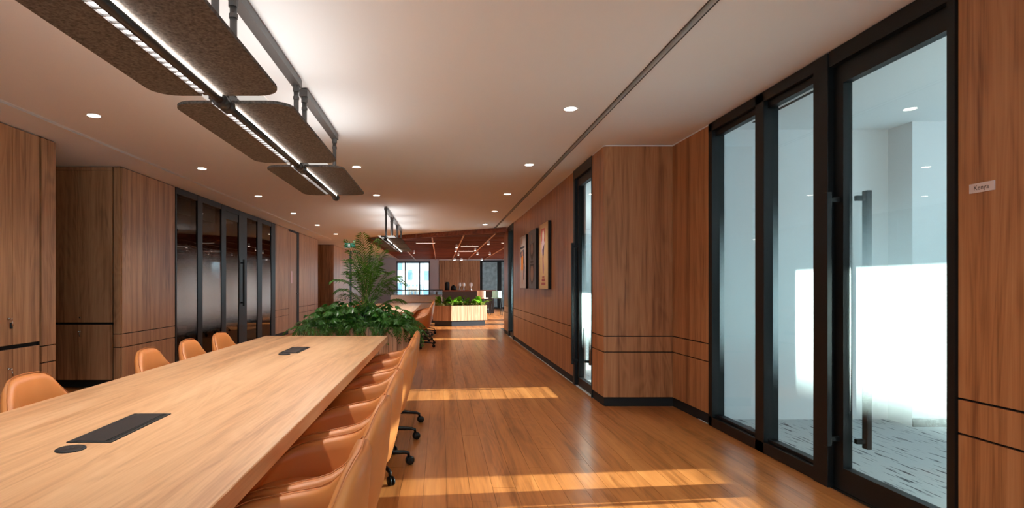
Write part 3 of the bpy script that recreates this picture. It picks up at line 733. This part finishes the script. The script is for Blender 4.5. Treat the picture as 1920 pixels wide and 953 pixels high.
# ------------------------------------------------------------------ pendant lights
def rounded(x0, x1, y0, y1, r, corners):
    pts = []
    for (cx, cy_, a0, on) in ((x1, y1, 0, corners[0]), (x0, y1, 90, corners[1]), (x0, y0, 180, corners[2]), (x1, y0, 270, corners[3])):
        if not on: pts.append((cx, cy_)); continue
        sx = -1 if cx == x1 else 1; sy = -1 if cy_ == y1 else 1
        ox, oy = cx+sx*r, cy_+sy*r
        for k in range(7):
            a = math.radians(a0+15*k); pts.append((ox+r*math.cos(a), oy+r*math.sin(a)))
    return pts
def pendant(label, group, y0, y1, led_w, up_w):
    L_ = y1-y0; hl = L_/2
    ZP = 2.115
    t = thing('acoustic_pendant', label, 'pendant light', (-1.0, (y0+y1)/2, ZP), 0, group)
    W = .285
    MB().prism(rounded(-W, -.085, -hl, hl, .11, (0,1,1,0)), 0, .014).build('felt_wing', M_felt, t)
    MB().prism(rounded(.012, W, -hl, hl, .11, (1,0,0,1)), 0, .014).build('felt_wing', M_felt, t)
    MB().tube([(-.002, -hl-.04, -.018), (-.002, hl+.04, -.018)], .019, 12).build('light_bar', plain('bar_graphite', (52, 50, 50), .4, .4) if 'bar_graphite' not in MATS else MATS['bar_graphite'], t, smooth=True)
    bx(-.085, .012, -hl-.03, hl+.03, .012, .05).build('housing', M_grey_metal, t)
    bx(.010, .014, -hl+.02, hl-.02, -.016, .010).build('led_strip', M_led, t)          # grazes the right wing
    lv = bx(-.083, -.022, -hl+.02, hl-.02, .009, .0115).build('louvre_lens', M_louvre, t)
    m = MB(); k = -hl+.03
    while k < hl-.03: m.box(-.084, -.021, k, k+.005, .001, .009); k += .05
    m.box(-.0855, -.0825, -hl, hl, .0, .012)
    m.build('louvre', M_grey_metal, lv)
    bx(-.15, .15, -hl+.04, hl-.04, .051, .056).build('uplight_lens', emis('uplight', (255, 246, 236), .4) if 'uplight' not in MATS else MATS['uplight'], t)
    for e in (-1, 1):
        MB().tube([(-.002, e*(hl+.02)-.03, -.018), (-.002, e*(hl+.02)+.03, -.018)], .032, 14).build('coupling', MATS['bar_graphite'], t, smooth=True)
    for e in (-1, 1):
        yy = e*(hl-.06)
        r = MB().tube([(0, yy, .05), (0, yy, H-ZP-.05)], .018, 10).build('rod', M_grey_metal, t, smooth=True)
        MB().tube([(.0, yy, .43), (.0, yy, .45)], .022, 10).build('collar', M_grey_metal, r)
        MB().tube([(0, yy, H-ZP-.10), (0, yy, H-ZP-.055)], .024, 10).build('collar', M_grey_metal, r)
    bx(-.030, .030, -hl+.02, hl-.02, H-ZP-.062, H-ZP-.012).build('ceiling_rail', M_grey_metal, t)
    m = MB()
    for e in (-.6, .6): m.box(-.02, .02, e*hl-.03, e*hl+.03, H-ZP-.013, H-ZP)
    m.build('rail_mount', M_grey_metal, t)
    la = bpy.data.lights.new('downlight_glow', 'AREA'); la.shape = 'RECTANGLE'; la.size = .05; la.size_y = L_-.1; la.energy = led_w; la.color = (1, .95, .90); la.spread = math.radians(150)
    lo = bpy.data.objects.new('downlight_glow', la); COL.objects.link(lo); lo.parent = t; lo.location = (-.052, 0, -.002)
    lu = bpy.data.lights.new('uplight_glow', 'AREA'); lu.shape = 'RECTANGLE'; lu.size = .30; lu.size_y = L_-.1; lu.energy = up_w; lu.color = (1, .97, .94)
    uo = bpy.data.objects.new('uplight_glow', lu); COL.objects.link(uo); uo.parent = t; uo.location = (0, 0, .060); uo.rotation_euler = (PI, 0, 0)
    return t
DOWN_W, UP_W = 8.5, 2.6
for i, (a, b) in enumerate(((1.30, 2.67), (2.78, 4.14), (4.27, 5.62))):
    pendant('brown felt winged linear pendant above the near table, %s' % ORD[i], 'pendants over the near table', a, b, DOWN_W, UP_W)
for i, (a, b) in enumerate(((10.8, 12.1), (12.27, 13.6), (13.75, 15.1))):
    pendant('brown felt winged linear pendant above the far table, %s' % ORD[i], 'pendants over the far table', a, b, DOWN_W, UP_W)

# ------------------------------------------------------------------ recessed downlights
dl_ring = MB(); dl_ring.lathe([(.046, -.001), (.060, -.004), (.064, -.004), (.064, 0)], 24)
dl_ring_m = dl_ring.mesh('trim_ring', M_wallw, True)
dl_lens_m = MB().lathe([(.048, -.0045), (.048, -.001)], 24).mesh('lens', M_lamp)
def downlight(x, y, label, group, watt=16):
    t = thing('downlight', label, 'downlight', (x, y, H), 0, group)
    link('trim_ring', dl_ring_m, t); link('lens', dl_lens_m, t)
    sp = bpy.data.lights.new('beam', 'SPOT'); sp.energy = watt; sp.spot_size = math.radians(105); sp.spot_blend = .8; sp.shadow_soft_size = .04; sp.color = (1, .93, .86)
    so = bpy.data.objects.new('beam', sp); COL.objects.link(so); so.parent = t; so.location = (0, 0, -.012)
    return t
DW = 42
for i, y in enumerate((5.0, 7.27, 9.53, 11.8, 14.1, 16.6)):
    downlight(-2.95, y, 'round recessed downlight in the row near the left wall, %s' % ORD[i], 'downlights along the left wall', DW)
for i, y in enumerate((4.81, 7.04, 9.31, 11.5, 13.96)):
    downlight(1.07, y, 'round recessed downlight in the row over the corridor, %s' % ORD[i], 'downlights over the corridor', DW)
for i, y in enumerate((7.17, 9.42)):
    downlight(-1.02, y, ('round recessed downlight just beyond the near pendants', 'round recessed downlight just before the far pendants')[i], 'downlights between the pendants', DW)
downlight(-1.05, 17.0, 'round recessed downlight beyond the far pendants', 'downlights between the pendants', DW)
for x in (-2.95, 1.07):
    for y in (2.6, .3, -1.9):
        downlight(x, y, 'recessed downlight over the viewer, %s row, %s' % ('cabinet side' if x < 0 else 'corridor side', {2.6: 'frontmost', .3: 'middle', -1.9: 'rearmost'}[y]), 'downlights near the viewer', DW)
# small lamps in the slatted ceiling
sp_m = MB().lathe([(.055, -.10), (.06, -.09), (.06, 0)], 16).mesh('can', M_wallw, True)
sl_m = MB().lathe([(.05, -.105), (.05, -.0995)], 16).mesh('lens', M_lamp)
SP = [(.54, 19.2, 0), (.57, 21.4, 0), (.75, 24.0, 0), (1.25, 20.9, 0), (1.5, 23.5, 0), (1.45, 17.6, 0), (2.3, 20.6, 0), (2.0, 23.6, 0), (2.5, 17.6, 0), (-1.0, 22.4, 0), (-1.3, 20.6, 0), (-1.7, 18.6, 0), (.7, 28.6, 1), (1.05, 28.8, 1), (2.05, 28.9, 1)]
SP.sort(key=lambda p: p[0]/p[1])
for i, (x, y, big) in enumerate(SP):
    t = thing('spotlight', 'small white spotlight under the slatted ceiling, %s' % LEFT[i], 'spotlight', (x, y, H-.119 if not big else H-.119), 0, 'spotlights in the slatted ceiling')
    a = link('can', sp_m, t); b = link('lens', sl_m, t); a.scale = b.scale = (.62, .62, 1) if not big else (.9, .9, 1)
    MB().tube([(0, 0, -.002), (0, 0, .117)], .012, 8).build('stem', M_wallw, t)
    if i % 2 == 0 or big:
        sp = bpy.data.lights.new('beam', 'SPOT'); sp.energy = 140; sp.spot_size = math.radians(95); sp.spot_blend = .8; sp.color = (1, .84, .68); sp.shadow_soft_size = .04
        so = bpy.data.objects.new('beam', sp); COL.objects.link(so); so.parent = t; so.location = (0, 0, -.112)
for i, (x, y) in enumerate(((-.45, 18.2), (1.0, 22.6), (1.0, 19.8), (2.2, 18.2), (3.0, 24.0))):
    t = thing('linear_light', 'short linear lamp set into the slatted ceiling, %s' % LEFT[i], 'linear light', (x, y, H-.119), 0, 'linear lamps in the slatted ceiling')
    MB().tube([(.1, 0, -.002), (.1, 0, .117)], .01, 6).build('stem', M_wallw, t); MB().tube([(-.1, 0, -.002), (-.1, 0, .117)], .01, 6).build('stem', M_wallw, t)
    bx(-.30, .30, -.04, .04, -.03, 0).build('housing', M_wallw, t); bx(-.29, .29, -.03, .03, -.034, -.030).build('lens', emis('linear_lens', (255, 240, 225), 1.1) if 'linear_lens' not in MATS else MATS['linear_lens'], t)

# ------------------------------------------------------------------ plants
def frond(mb, base, heading, length, rise, droop, leaf, n=18, width=.012, start=.15, r=.004, vee=.35, mbstem=None):
    """pinnate frond: arching rachis with paired leaflets"""
    h = Vector((math.cos(heading), math.sin(heading), 0)); pts = []
    for i in range(n+1):
        t = i/n
        pts.append(Vector(base) + h*(length*(t*math.cos(rise)+.12*t*t)) + Vector((0,0,1))*(length*(t*math.sin(rise)) - droop*t*t*t*.9))
    (mbstem or mb).tube(pts[::2], [r*(1-.8*i/(len(pts[::2])-1)) for i in range(len(pts[::2]))], 4, False)
    for i in range(n):
        t = i/n
        if t < start: continue
        d = (pts[i+1]-pts[i]).normalized(); s = d.cross(Vector((0,0,1)))
        if s.length < .05: s = h.cross(Vector((0,0,1)))
        s.normalize(); u = s.cross(d)
        ll = leaf*(math.sin(PI*min(1, (t-start)/(1-start)*.92+.08))**.7)*random.uniform(.85, 1.1)
        for sg_ in (-1, 1):
            dr_ = (s*sg_*.8 + d*.75 + u*vee*random.uniform(.3, 1.1)).normalized()
            p0 = pts[i]; pm = p0+dr_*ll*.5+u*.01; p1 = p0+dr_*ll - Vector((0,0,1))*ll*.28*random.uniform(.5, 1.4)
            wv = d*width*.5
            mb.add([p0, pm-wv, p1, pm+wv], [(0,1,2,3)])
palm = thing('areca_palm', 'tall green areca palm rising from the planted divider', 'palm', (-.94, 7.62, .735))
for k in range(7):
    a = 2*PI*k/7; r = .05
    MB().tube([(r*math.cos(a), r*math.sin(a), 0), (r*1.5*math.cos(a), r*1.5*math.sin(a), .30+.05*(k % 3))], [.014, .009], 7).build('cane', M_palmstem, palm, smooth=True)
FR = []
for k in range(17):
    hd = 2*PI*k*.381966 + random.uniform(-.2, .2)
    lev = k/16
    FR.append((hd, .14+.36*lev, random.uniform(.52, .70) if lev < .7 else random.uniform(.66, .80), math.radians(42+44*lev), random.uniform(.10, .26)*(1.25-lev)))
for k in range(7):
    FR.append((2*PI*k/7+random.uniform(-.25, .25), random.uniform(.26, .46), random.uniform(.52, .66), math.radians(random.uniform(42, 62)), random.uniform(.16, .30)))
for hd, z0, ln, rs, dp in FR:
    m = MB(); frond(m, (.04*math.cos(hd), .04*math.sin(hd), z0), hd, ln, rs, dp*1.3, .21, 22, .019, .22, .006, .12)
    m.build('frond', M_palm, palm)
PB = dict(x0=-1.60, x1=-.445, y0=7.0, y1=8.3, z=.735)
pl = thing('planter_box', 'oak slatted planter box dividing the two meeting tables', 'planter', ((PB['x0']+PB['x1'])/2, (PB['y0']+PB['y1'])/2, 0))
hx, hy = (PB['x1']-PB['x0'])/2, (PB['y1']-PB['y0'])/2
b_ = MB(); b_.box(-hx+.02, hx-.02, -hy+.02, -hy+.05, .06, .74); b_.box(-hx+.02, hx-.02, hy-.05, hy-.02, .06, .74); b_.box(-hx+.02, -hx+.05, -hy+.02, hy-.02, .06, .74); b_.box(hx-.05, hx-.02, -hy+.02, hy-.02, .06, .74); b_.box(-hx+.05, hx-.05, -hy+.05, hy-.05, .05, .10)
b_.build('tub', M_shadow, pl)
bx(-hx+.04, hx-.04, -hy+.04, hy-.04, 0, .06).build('plinth', M_blackm, pl)
bx(-hx+.05, hx-.05, -hy+.05, hy-.05, .66, .70).build('soil', M_soil, pl)
ms = bx(0, .0535, 0, .018, .06, .75).mesh('slat', M_planter); ms2 = bx(0, .018, 0, .0535, .06, .75).mesh('slat', M_planter)
k = -hx
while k < hx-.03:
    o = link('slat', ms, pl); o.location = (k, -hy+.002, 0); k += .0578
k = -hy+.02
while k < hy-.03:
    o = link('slat', ms2, pl); o.location = (hx-.018, k, 0); o2 = link('slat', ms2, pl); o2.location = (-hx, k, 0); k += .0578
def fern_proto(seed, long=.34):
    random.seed(seed)
    t = thing('trailing_fern', 'x', 'fern')
    m = MB()
    for k in range(30):
        hd = random.uniform(0, 2*PI); ln = random.uniform(.7, 1.1)*long
        frond(m, (random.uniform(-.04,.04), random.uniform(-.04,.04), 0), hd, ln, math.radians(random.uniform(10, 75)), ln*random.uniform(.6, 1.3), .085, 16, .022, .08, .0025, .15)
    m.build('fronds', M_fern, t); return t
def lobed(mb, base, hd, stem, size, tilt):
    """lobed leaf on a petiole"""
    h = Vector((math.cos(hd), math.sin(hd), 0)); up = Vector((0,0,1))
    tip = Vector(base)+h*stem*math.cos(tilt)+up*stem*math.sin(tilt)
    mb.tube([base, (Vector(base)+tip)/2+up*.02, tip], .0035, 4, False)
    d = (h*.85-up*.4).normalized(); s = d.cross(up).normalized(); nrm = s.cross(d)
    N_ = 14; ring = []
    for i in range(N_):
        a = 2*PI*i/N_; rr = size*(.85 + .22*math.cos(i*PI)) * (1.15 if abs(a-0) < .3 else 1)
        ring.append(tip + d*(math.cos(a)*rr*.62+size*.35) + s*math.sin(a)*rr*.5 + nrm*(-.18*abs(math.sin(a))*rr))
    o = [tip+d*size*.3+nrm*.012]+ring
    mb.add(o, [(0, 1+i, 1+(i+1) % N_) for i in range(N_)])
def philo_proto(seed):
    random.seed(seed); t = thing('philodendron', 'x', 'plant'); m = MB()
    for k in range(34):
        hd = random.uniform(0, 2*PI); lobed(m, (random.uniform(-.03,.03), random.uniform(-.03,.03), 0), hd, random.uniform(.10, .27), random.uniform(.07, .12), math.radians(random.uniform(20, 85)))
    m.build('leaves', M_philo, t, smooth=False); return t
fp = fern_proto(3, .30); fp2 = fern_proto(5, .34); pp = philo_proto(8); random.seed(21)
used = {}
def put(p, x, y, z, label, group, s=1.0):
    o = p if p.name not in used else copy_tree(p); used[p.name] = 1
    o.location = (x, y, z); o.rotation_euler = (0, 0, random.uniform(0, 6.28)); o.scale = (s, s, s); o['label'] = label; o['group'] = group
    return o
for i in range(7):
    x = PB['x0']+.06+i*(PB['x1']-PB['x0']-.12)/6
    put(fp if i % 2 else fp2, x, PB['y0']+.07+random.uniform(0, .03), .715, 'feathery fern trailing over the front edge of the planted divider, %s' % LEFT[i], 'ferns on the front edge of the divider', random.uniform(.85, 1.05))
for i in range(4):
    for sx_ in (0, 1):
        put(fp if i % 2 else fp2, (PB['x0']+.07, PB['x1']-.07)[sx_], PB['y0']+.38+.26*i, .715, ('feathery fern on the left end of the planted divider, %s', 'feathery fern on the corridor end of the planted divider, %s')[sx_] % ORD[i], 'ferns on the ends of the divider', random.uniform(.8, 1.0))
for i in range(9):
    x = PB['x0']+.22+(i % 5)*.185+random.uniform(-.04, .04); y = 7.25+(i//5)*.42+random.uniform(-.05, .05)
    put(pp, x, y, .70, 'bushy green philodendron in the %s row of the planted divider, %s' % (('front', 'back')[i//5], LEFT[i % 5]), 'philodendrons in the divider', random.uniform(1.1, 1.4))
# far angular planter
AP = [(-.22, 17.95), (.34, 17.75), (1.46, 18.25), (1.46, 19.0), (-.22, 19.0)]
p2 = thing('planter_box', 'angular oak planter on a black plinth beside the grey banquette', 'planter', (.6, 18.4, 0))
def inset(poly, d):
    cx_ = sum(p[0] for p in poly)/len(poly); cy_ = sum(p[1] for p in poly)/len(poly)
    return [(cx_+(x-cx_)*(1-d), cy_+(y-cy_)*(1-d)) for x, y in poly]
loc = [(x-.6, y-18.4) for x, y in AP]
MB().prism(inset(loc, .07), 0, .17).build('plinth', plain('plinth_slate', (28, 34, 44), .35), p2)
MB().prism(inset(loc, .03), .165, .56).build('tub', M_shadow, p2)
MB().prism(inset(loc, .06), .54, .60).build('soil', M_soil, p2)
for (a, b) in zip(loc, loc[1:]+loc[:1]):
    A, B = Vector((*a, 0)), Vector((*b, 0)); d = B-A; L_ = d.length; d.normalize(); nn = Vector((-d.y, d.x, 0)); kk = max(1, round(L_/.112))
    for i in range(kk):
        q0 = A+d*(L_*i/kk+.002); q1 = A+d*(L_*(i+1)/kk-.002)
        MB().prism([(v.x, v.y) for v in (q0, q1, q1+nn*.02, q0+nn*.02)], .17, .63).build('board', M_planter, p2)
def strap_proto(seed, nm, mat, n, ln, wd):
    random.seed(seed); t = thing(nm, 'x', 'plant'); m = MB()
    for k in range(n):
        hd = random.uniform(0, 2*PI); h = Vector((math.cos(hd), math.sin(hd), 0)); s = Vector((-h.y, h.x, 0)); l = ln*random.uniform(.7, 1.1); rs = math.radians(random.uniform(35, 80)); prev = []
        for i in range(7):
            u = i/6; c = h*(l*u*math.cos(rs)+.10*l*u*u)+Vector((0,0,l*u*math.sin(rs)-.35*l*u*u*u)); ww = wd*math.sin(PI*(u*.9+.06))
            prev += [c-s*ww, c+Vector((0,0,-.2*ww)), c+s*ww]
        m.add(prev, [(3*i+j, 3*i+j+1, 3*i+j+4, 3*i+j+3) for i in range(6) for j in (0, 1)])
    m.build('leaves', mat, t); return t
sp1 = strap_proto(4, 'nest_fern', M_nest, 15, .36, .042); sp2 = strap_proto(6, 'variegated_plant', M_varieg, 22, .20, .024); random.seed(5)
for i in range(7):
    put(sp1, .0+i*.21, 18.42+random.uniform(-.1, .25), .59, 'bright green strap-leaved nest fern in the angular planter, %s' % LEFT[i], 'nest ferns in the angular planter', random.uniform(1.2, 1.5))
for i in range(10):
    put(sp2, -.08+i*.155, 18.10+.22*max(0, (i-3)/6)+random.uniform(0, .1), .59, 'low pale variegated plant at the front of the angular planter, %s' % LEFT[i], 'variegated plants in the angular planter', random.uniform(.9, 1.2))

# ------------------------------------------------------------------ far lounge furniture
bq = thing('banquette', 'long grey upholstered banquette with a glass screen on its back', 'sofa', (-.8, 19.9, 0))
bx(-.85, .85, -.32, .32, .001, .10).build('plinth', M_blackm, bq)
bx(-.86, .86, .05, .36, .10, .40).build('base', M_sofa, bq)
bx(-.88, .88, -.12, .12, .10, .66).build('back_lower', M_sofa, bq, bevel=.03)
bx(-.88, .88, -.14, .14, .665, .93).build('back_roll', M_sofa, bq, bevel=.05, seg=3)
bx(-.88, .88, -.008, .008, .93, 1.07).build('glass_screen', M_glass, bq)
bx(-.93, .90, -.03, .03, 1.07, 1.10).build('rail', plain('dark_rail', (52, 36, 28), .4), bq)
ctr = thing('bar_counter', 'long dark bar counter with oak top in front of the pantry wall', 'counter', (.9, 26.0, 0))
bx(-1.1, 1.5, .1, .6, .001, .98).build('body', plain('counter_front', (58, 54, 56), .5), ctr)
bx(-1.2, 1.6, 0, .7, .98, 1.03).build('worktop', M_slat, ctr)
def bottle(name, label, x, y, prof, m, cat, part=None):
    t = thing(name, label, cat, (x, y, 1.03)); MB().lathe(prof, 16).build('body', m, t, smooth=True)
    if part: MB().lathe(part[0], 16).build('lid', part[1], t, smooth=True)
    return t
bottle('coffee_canister', 'tall black canister on the bar counter', .32, 26.3, [(.10, 0), (.11, .01), (.11, .30), (.10, .32)], M_blackm, 'canister', ([(.08, .32), (.08, .36), (.03, .37)], M_black))
bottle('kettle', 'squat black kettle on the bar counter', .60, 26.3, [(.10, 0), (.13, .03), (.11, .16), (.06, .20)], M_blackm, 'kettle', ([(.05, .20), (.03, .23)], M_black))
for i, x in enumerate((.88, 1.06, 1.38)):
    bottle('glass_jar', ('clear stemmed jar on the bar counter, leftmost of three', 'clear stemmed jar on the bar counter, middle of three', 'clear jar standing apart on the bar counter')[i], x, 26.3, [(.07, 0), (.02, .03), (.02, .14), (.08, .20), (.07, .30), (.05, .34)], plain('pale_glass_%d' % i, (226, 226, 226), .1), 'jar')
def stool(label, x, y, rgb, rz):
    t = thing('bar_stool', label, 'stool', (x, y, 0), rz)
    mm = plain('stool_shell_%d' % len(MATS), rgb, .5)
    bx(-.20, .20, -.20, .20, .70, .74).build('seat', mm, t, bevel=.02)
    m = MB(); pts = [(math.cos(math.radians(a))*.21, math.sin(math.radians(a))*.21) for a in range(20, 161, 20)]
    m.prism(pts + [(x_*.88, y_*.88) for x_, y_ in pts[::-1]], .74, 1.02); m.build('backrest', mm, t)
    for sx_, sy_ in ((-1,-1),(1,-1),(1,1),(-1,1)): MB().tube([(.16*sx_, .16*sy_, .70), (.22*sx_, .22*sy_, 0)], .011, 6).build('leg', M_black, t)
    m = MB(); c = [(.2,-.2,.28),(.2,.2,.28),(-.2,.2,.28),(-.2,-.2,.28),(.2,-.2,.28)]; m.tube(c, .008, 6); m.build('footrest', M_black, t)
stool('cream bar stool at the counter behind the bright planter', 1.72, 24.0, (206, 190, 176), 2.6)
stool('pale teal bar stool at the right end of the counter', 2.35, 24.4, (128, 168, 162), 3.2)
# hanging exit-type sign
ex_ = thing('hanging_sign', 'small teal and white hanging sign above the palm', 'sign', (-2.9, 18.9, 2.46))
bx(-.17, .17, -.015, .015, 0, .15).build('panel', emis('teal_sign', (70, 190, 176), .22), ex_)
bx(-.06, .0, -.018, -.0155, .03, .12).build('pictogram', emis('sign_white', (240, 250, 248), .4), ex_)
MB().tube([(-.1, 0, .15), (-.1, 0, .24)], .006, 6).tube([(.1, 0, .15), (.1, 0, .24)], .006, 6).build('hanger', M_grey_metal, ex_)

# ------------------------------------------------------------------ pictures on the corridor wall
def picture(label, y0, y1, z0, z1, ground, shapes):
    X0, X1 = XR-.045, XR-.0005
    t = thing('framed_poster', label, 'picture', (XR-.02, (y0+y1)/2, z0))
    cyy = (y0+y1)/2
    bx(-.025, .0195, y0-cyy, y1-cyy, 0, z1-z0).build('box_frame', M_blackm, t)
    gm = plain('poster_ground_%d' % len(MATS), ground, .6, noise=.06, nscale=25)
    hw, hh = (y1-y0)/2, z1-z0
    pr = bx(-.028, -.025, -hw+.004, hw-.004, .004, hh-.004).build('print', gm, t)
    for k, (poly, rgb) in enumerate(shapes):      # u: 0 left .. 1 right as seen from the corridor (far -> near), v: 0 bottom .. 1 top
        m = MB(); xx = -.0285-.0003*k
        m.add([(xx, hw-u*2*hw, v*hh) for u, v in poly], [tuple(range(len(poly)))])
        m.build('print_shape', plain('poster_ink_%d' % len(MATS), rgb, .6), pr)
def ell(cx_, cy_, rx, ry, n=18, rot=0.0):
    return [(cx_+rx*math.cos(2*PI*i/n)*math.cos(rot)-ry*math.sin(2*PI*i/n)*math.sin(rot), cy_+rx*math.cos(2*PI*i/n)*math.sin(rot)+ry*math.sin(2*PI*i/n)*math.cos(rot)) for i in range(n)]
def rc(a, b, c, d): return [(a, c), (b, c), (b, d), (a, d)]
picture('cream poster with a red panel and a purple figure, nearest of the three', 8.92, 9.69, 1.19, 2.24, (226, 188, 134),
    [(rc(.22, .66, .70, .92), (206, 96, 76)), (ell(.46, .80, .12, .09), (236, 210, 190)), ([(.28, .72), (.46, .80), (.62, .70), (.56, .54), (.40, .50), (.28, .56)], (226, 196, 200)),
     ([(.36, .60), (.60, .68), (.52, .46), (.44, .36)], (96, 66, 96)), ([(.34, .48), (.50, .52), (.58, .30), (.50, .22), (.42, .26)], (196, 140, 120)), ([(.44, .40), (.56, .36), (.54, .24), (.46, .22)], (186, 132, 132)),
     (rc(.30, .68, .12, .16), (176, 84, 80)), (rc(.26, .72, .065, .10), (186, 96, 88)), (rc(.36, .62, .175, .195), (176, 84, 80))])
picture('slate-grey poster with stacked dark outlines, in the middle of the three', 10.07, 10.87, 1.19, 2.235, (120, 120, 122),
    [(rc(.40, .52, .82, .92), (170, 128, 100)), ([(.16, .76), (.80, .78), (.72, .58), (.52, .46), (.28, .56)], (70, 64, 66)), (ell(.48, .68, .18, .10), (150, 122, 112)), (rc(.28, .68, .44, .475), (62, 56, 58)),
     ([(.18, .42), (.80, .42), (.76, .16), (.48, .06), (.24, .16)], (84, 76, 76)), (ell(.50, .26, .20, .14), (176, 142, 120)), (rc(.26, .74, .39, .42), (54, 50, 52))])
picture('pale grey poster with an orange shape and dark band, farthest of the three', 11.24, 12.07, 1.19, 2.23, (196, 182, 172),
    [(rc(.34, .48, .86, .97), (206, 140, 110)), (rc(.10, .80, .76, .80), (58, 52, 56)), ([(.12, .70), (.70, .74), (.84, .40), (.70, .16), (.62, .16), (.66, .46), (.20, .60)], (66, 66, 82)), (ell(.44, .66, .13, .06), (214, 150, 120)),
     ([(.26, .60), (.62, .62), (.60, .36), (.46, .32), (.26, .36)], (232, 138, 40)), ([(.34, .34), (.56, .34), (.54, .08), (.40, .08)], (206, 160, 140))])

# ------------------------------------------------------------------ name sign by the door
ks = thing('name_sign', 'small white sign lettered Kenya on the oak panel beside the glass door', 'sign', (XG, 2.615, 1.69))
bx(-.0045, 0.0015, -.060, .060, -.021, .021).build('plate', plain('sign_plate', (222, 204, 198), .6), ks)
cu = bpy.data.curves.new('lettering', 'FONT'); cu.body = 'Kenya'; cu.size = .030; cu.align_x = 'CENTER'; cu.align_y = 'CENTER'
to = bpy.data.objects.new('lettering', cu); COL.objects.link(to)
dg = bpy.context.evaluated_depsgraph_get(); me = bpy.data.meshes.new_from_object(to.evaluated_get(dg)); bpy.data.objects.remove(to)
me.materials.clear(); me.materials.append(plain('sign_ink', (50, 34, 32), .6))
lt = link('lettering', me, ks); lt.location = (-.0049, 0, 0)
lt.rotation_euler = Matrix(((0,0,-1),(-1,0,0),(0,1,0))).to_euler()
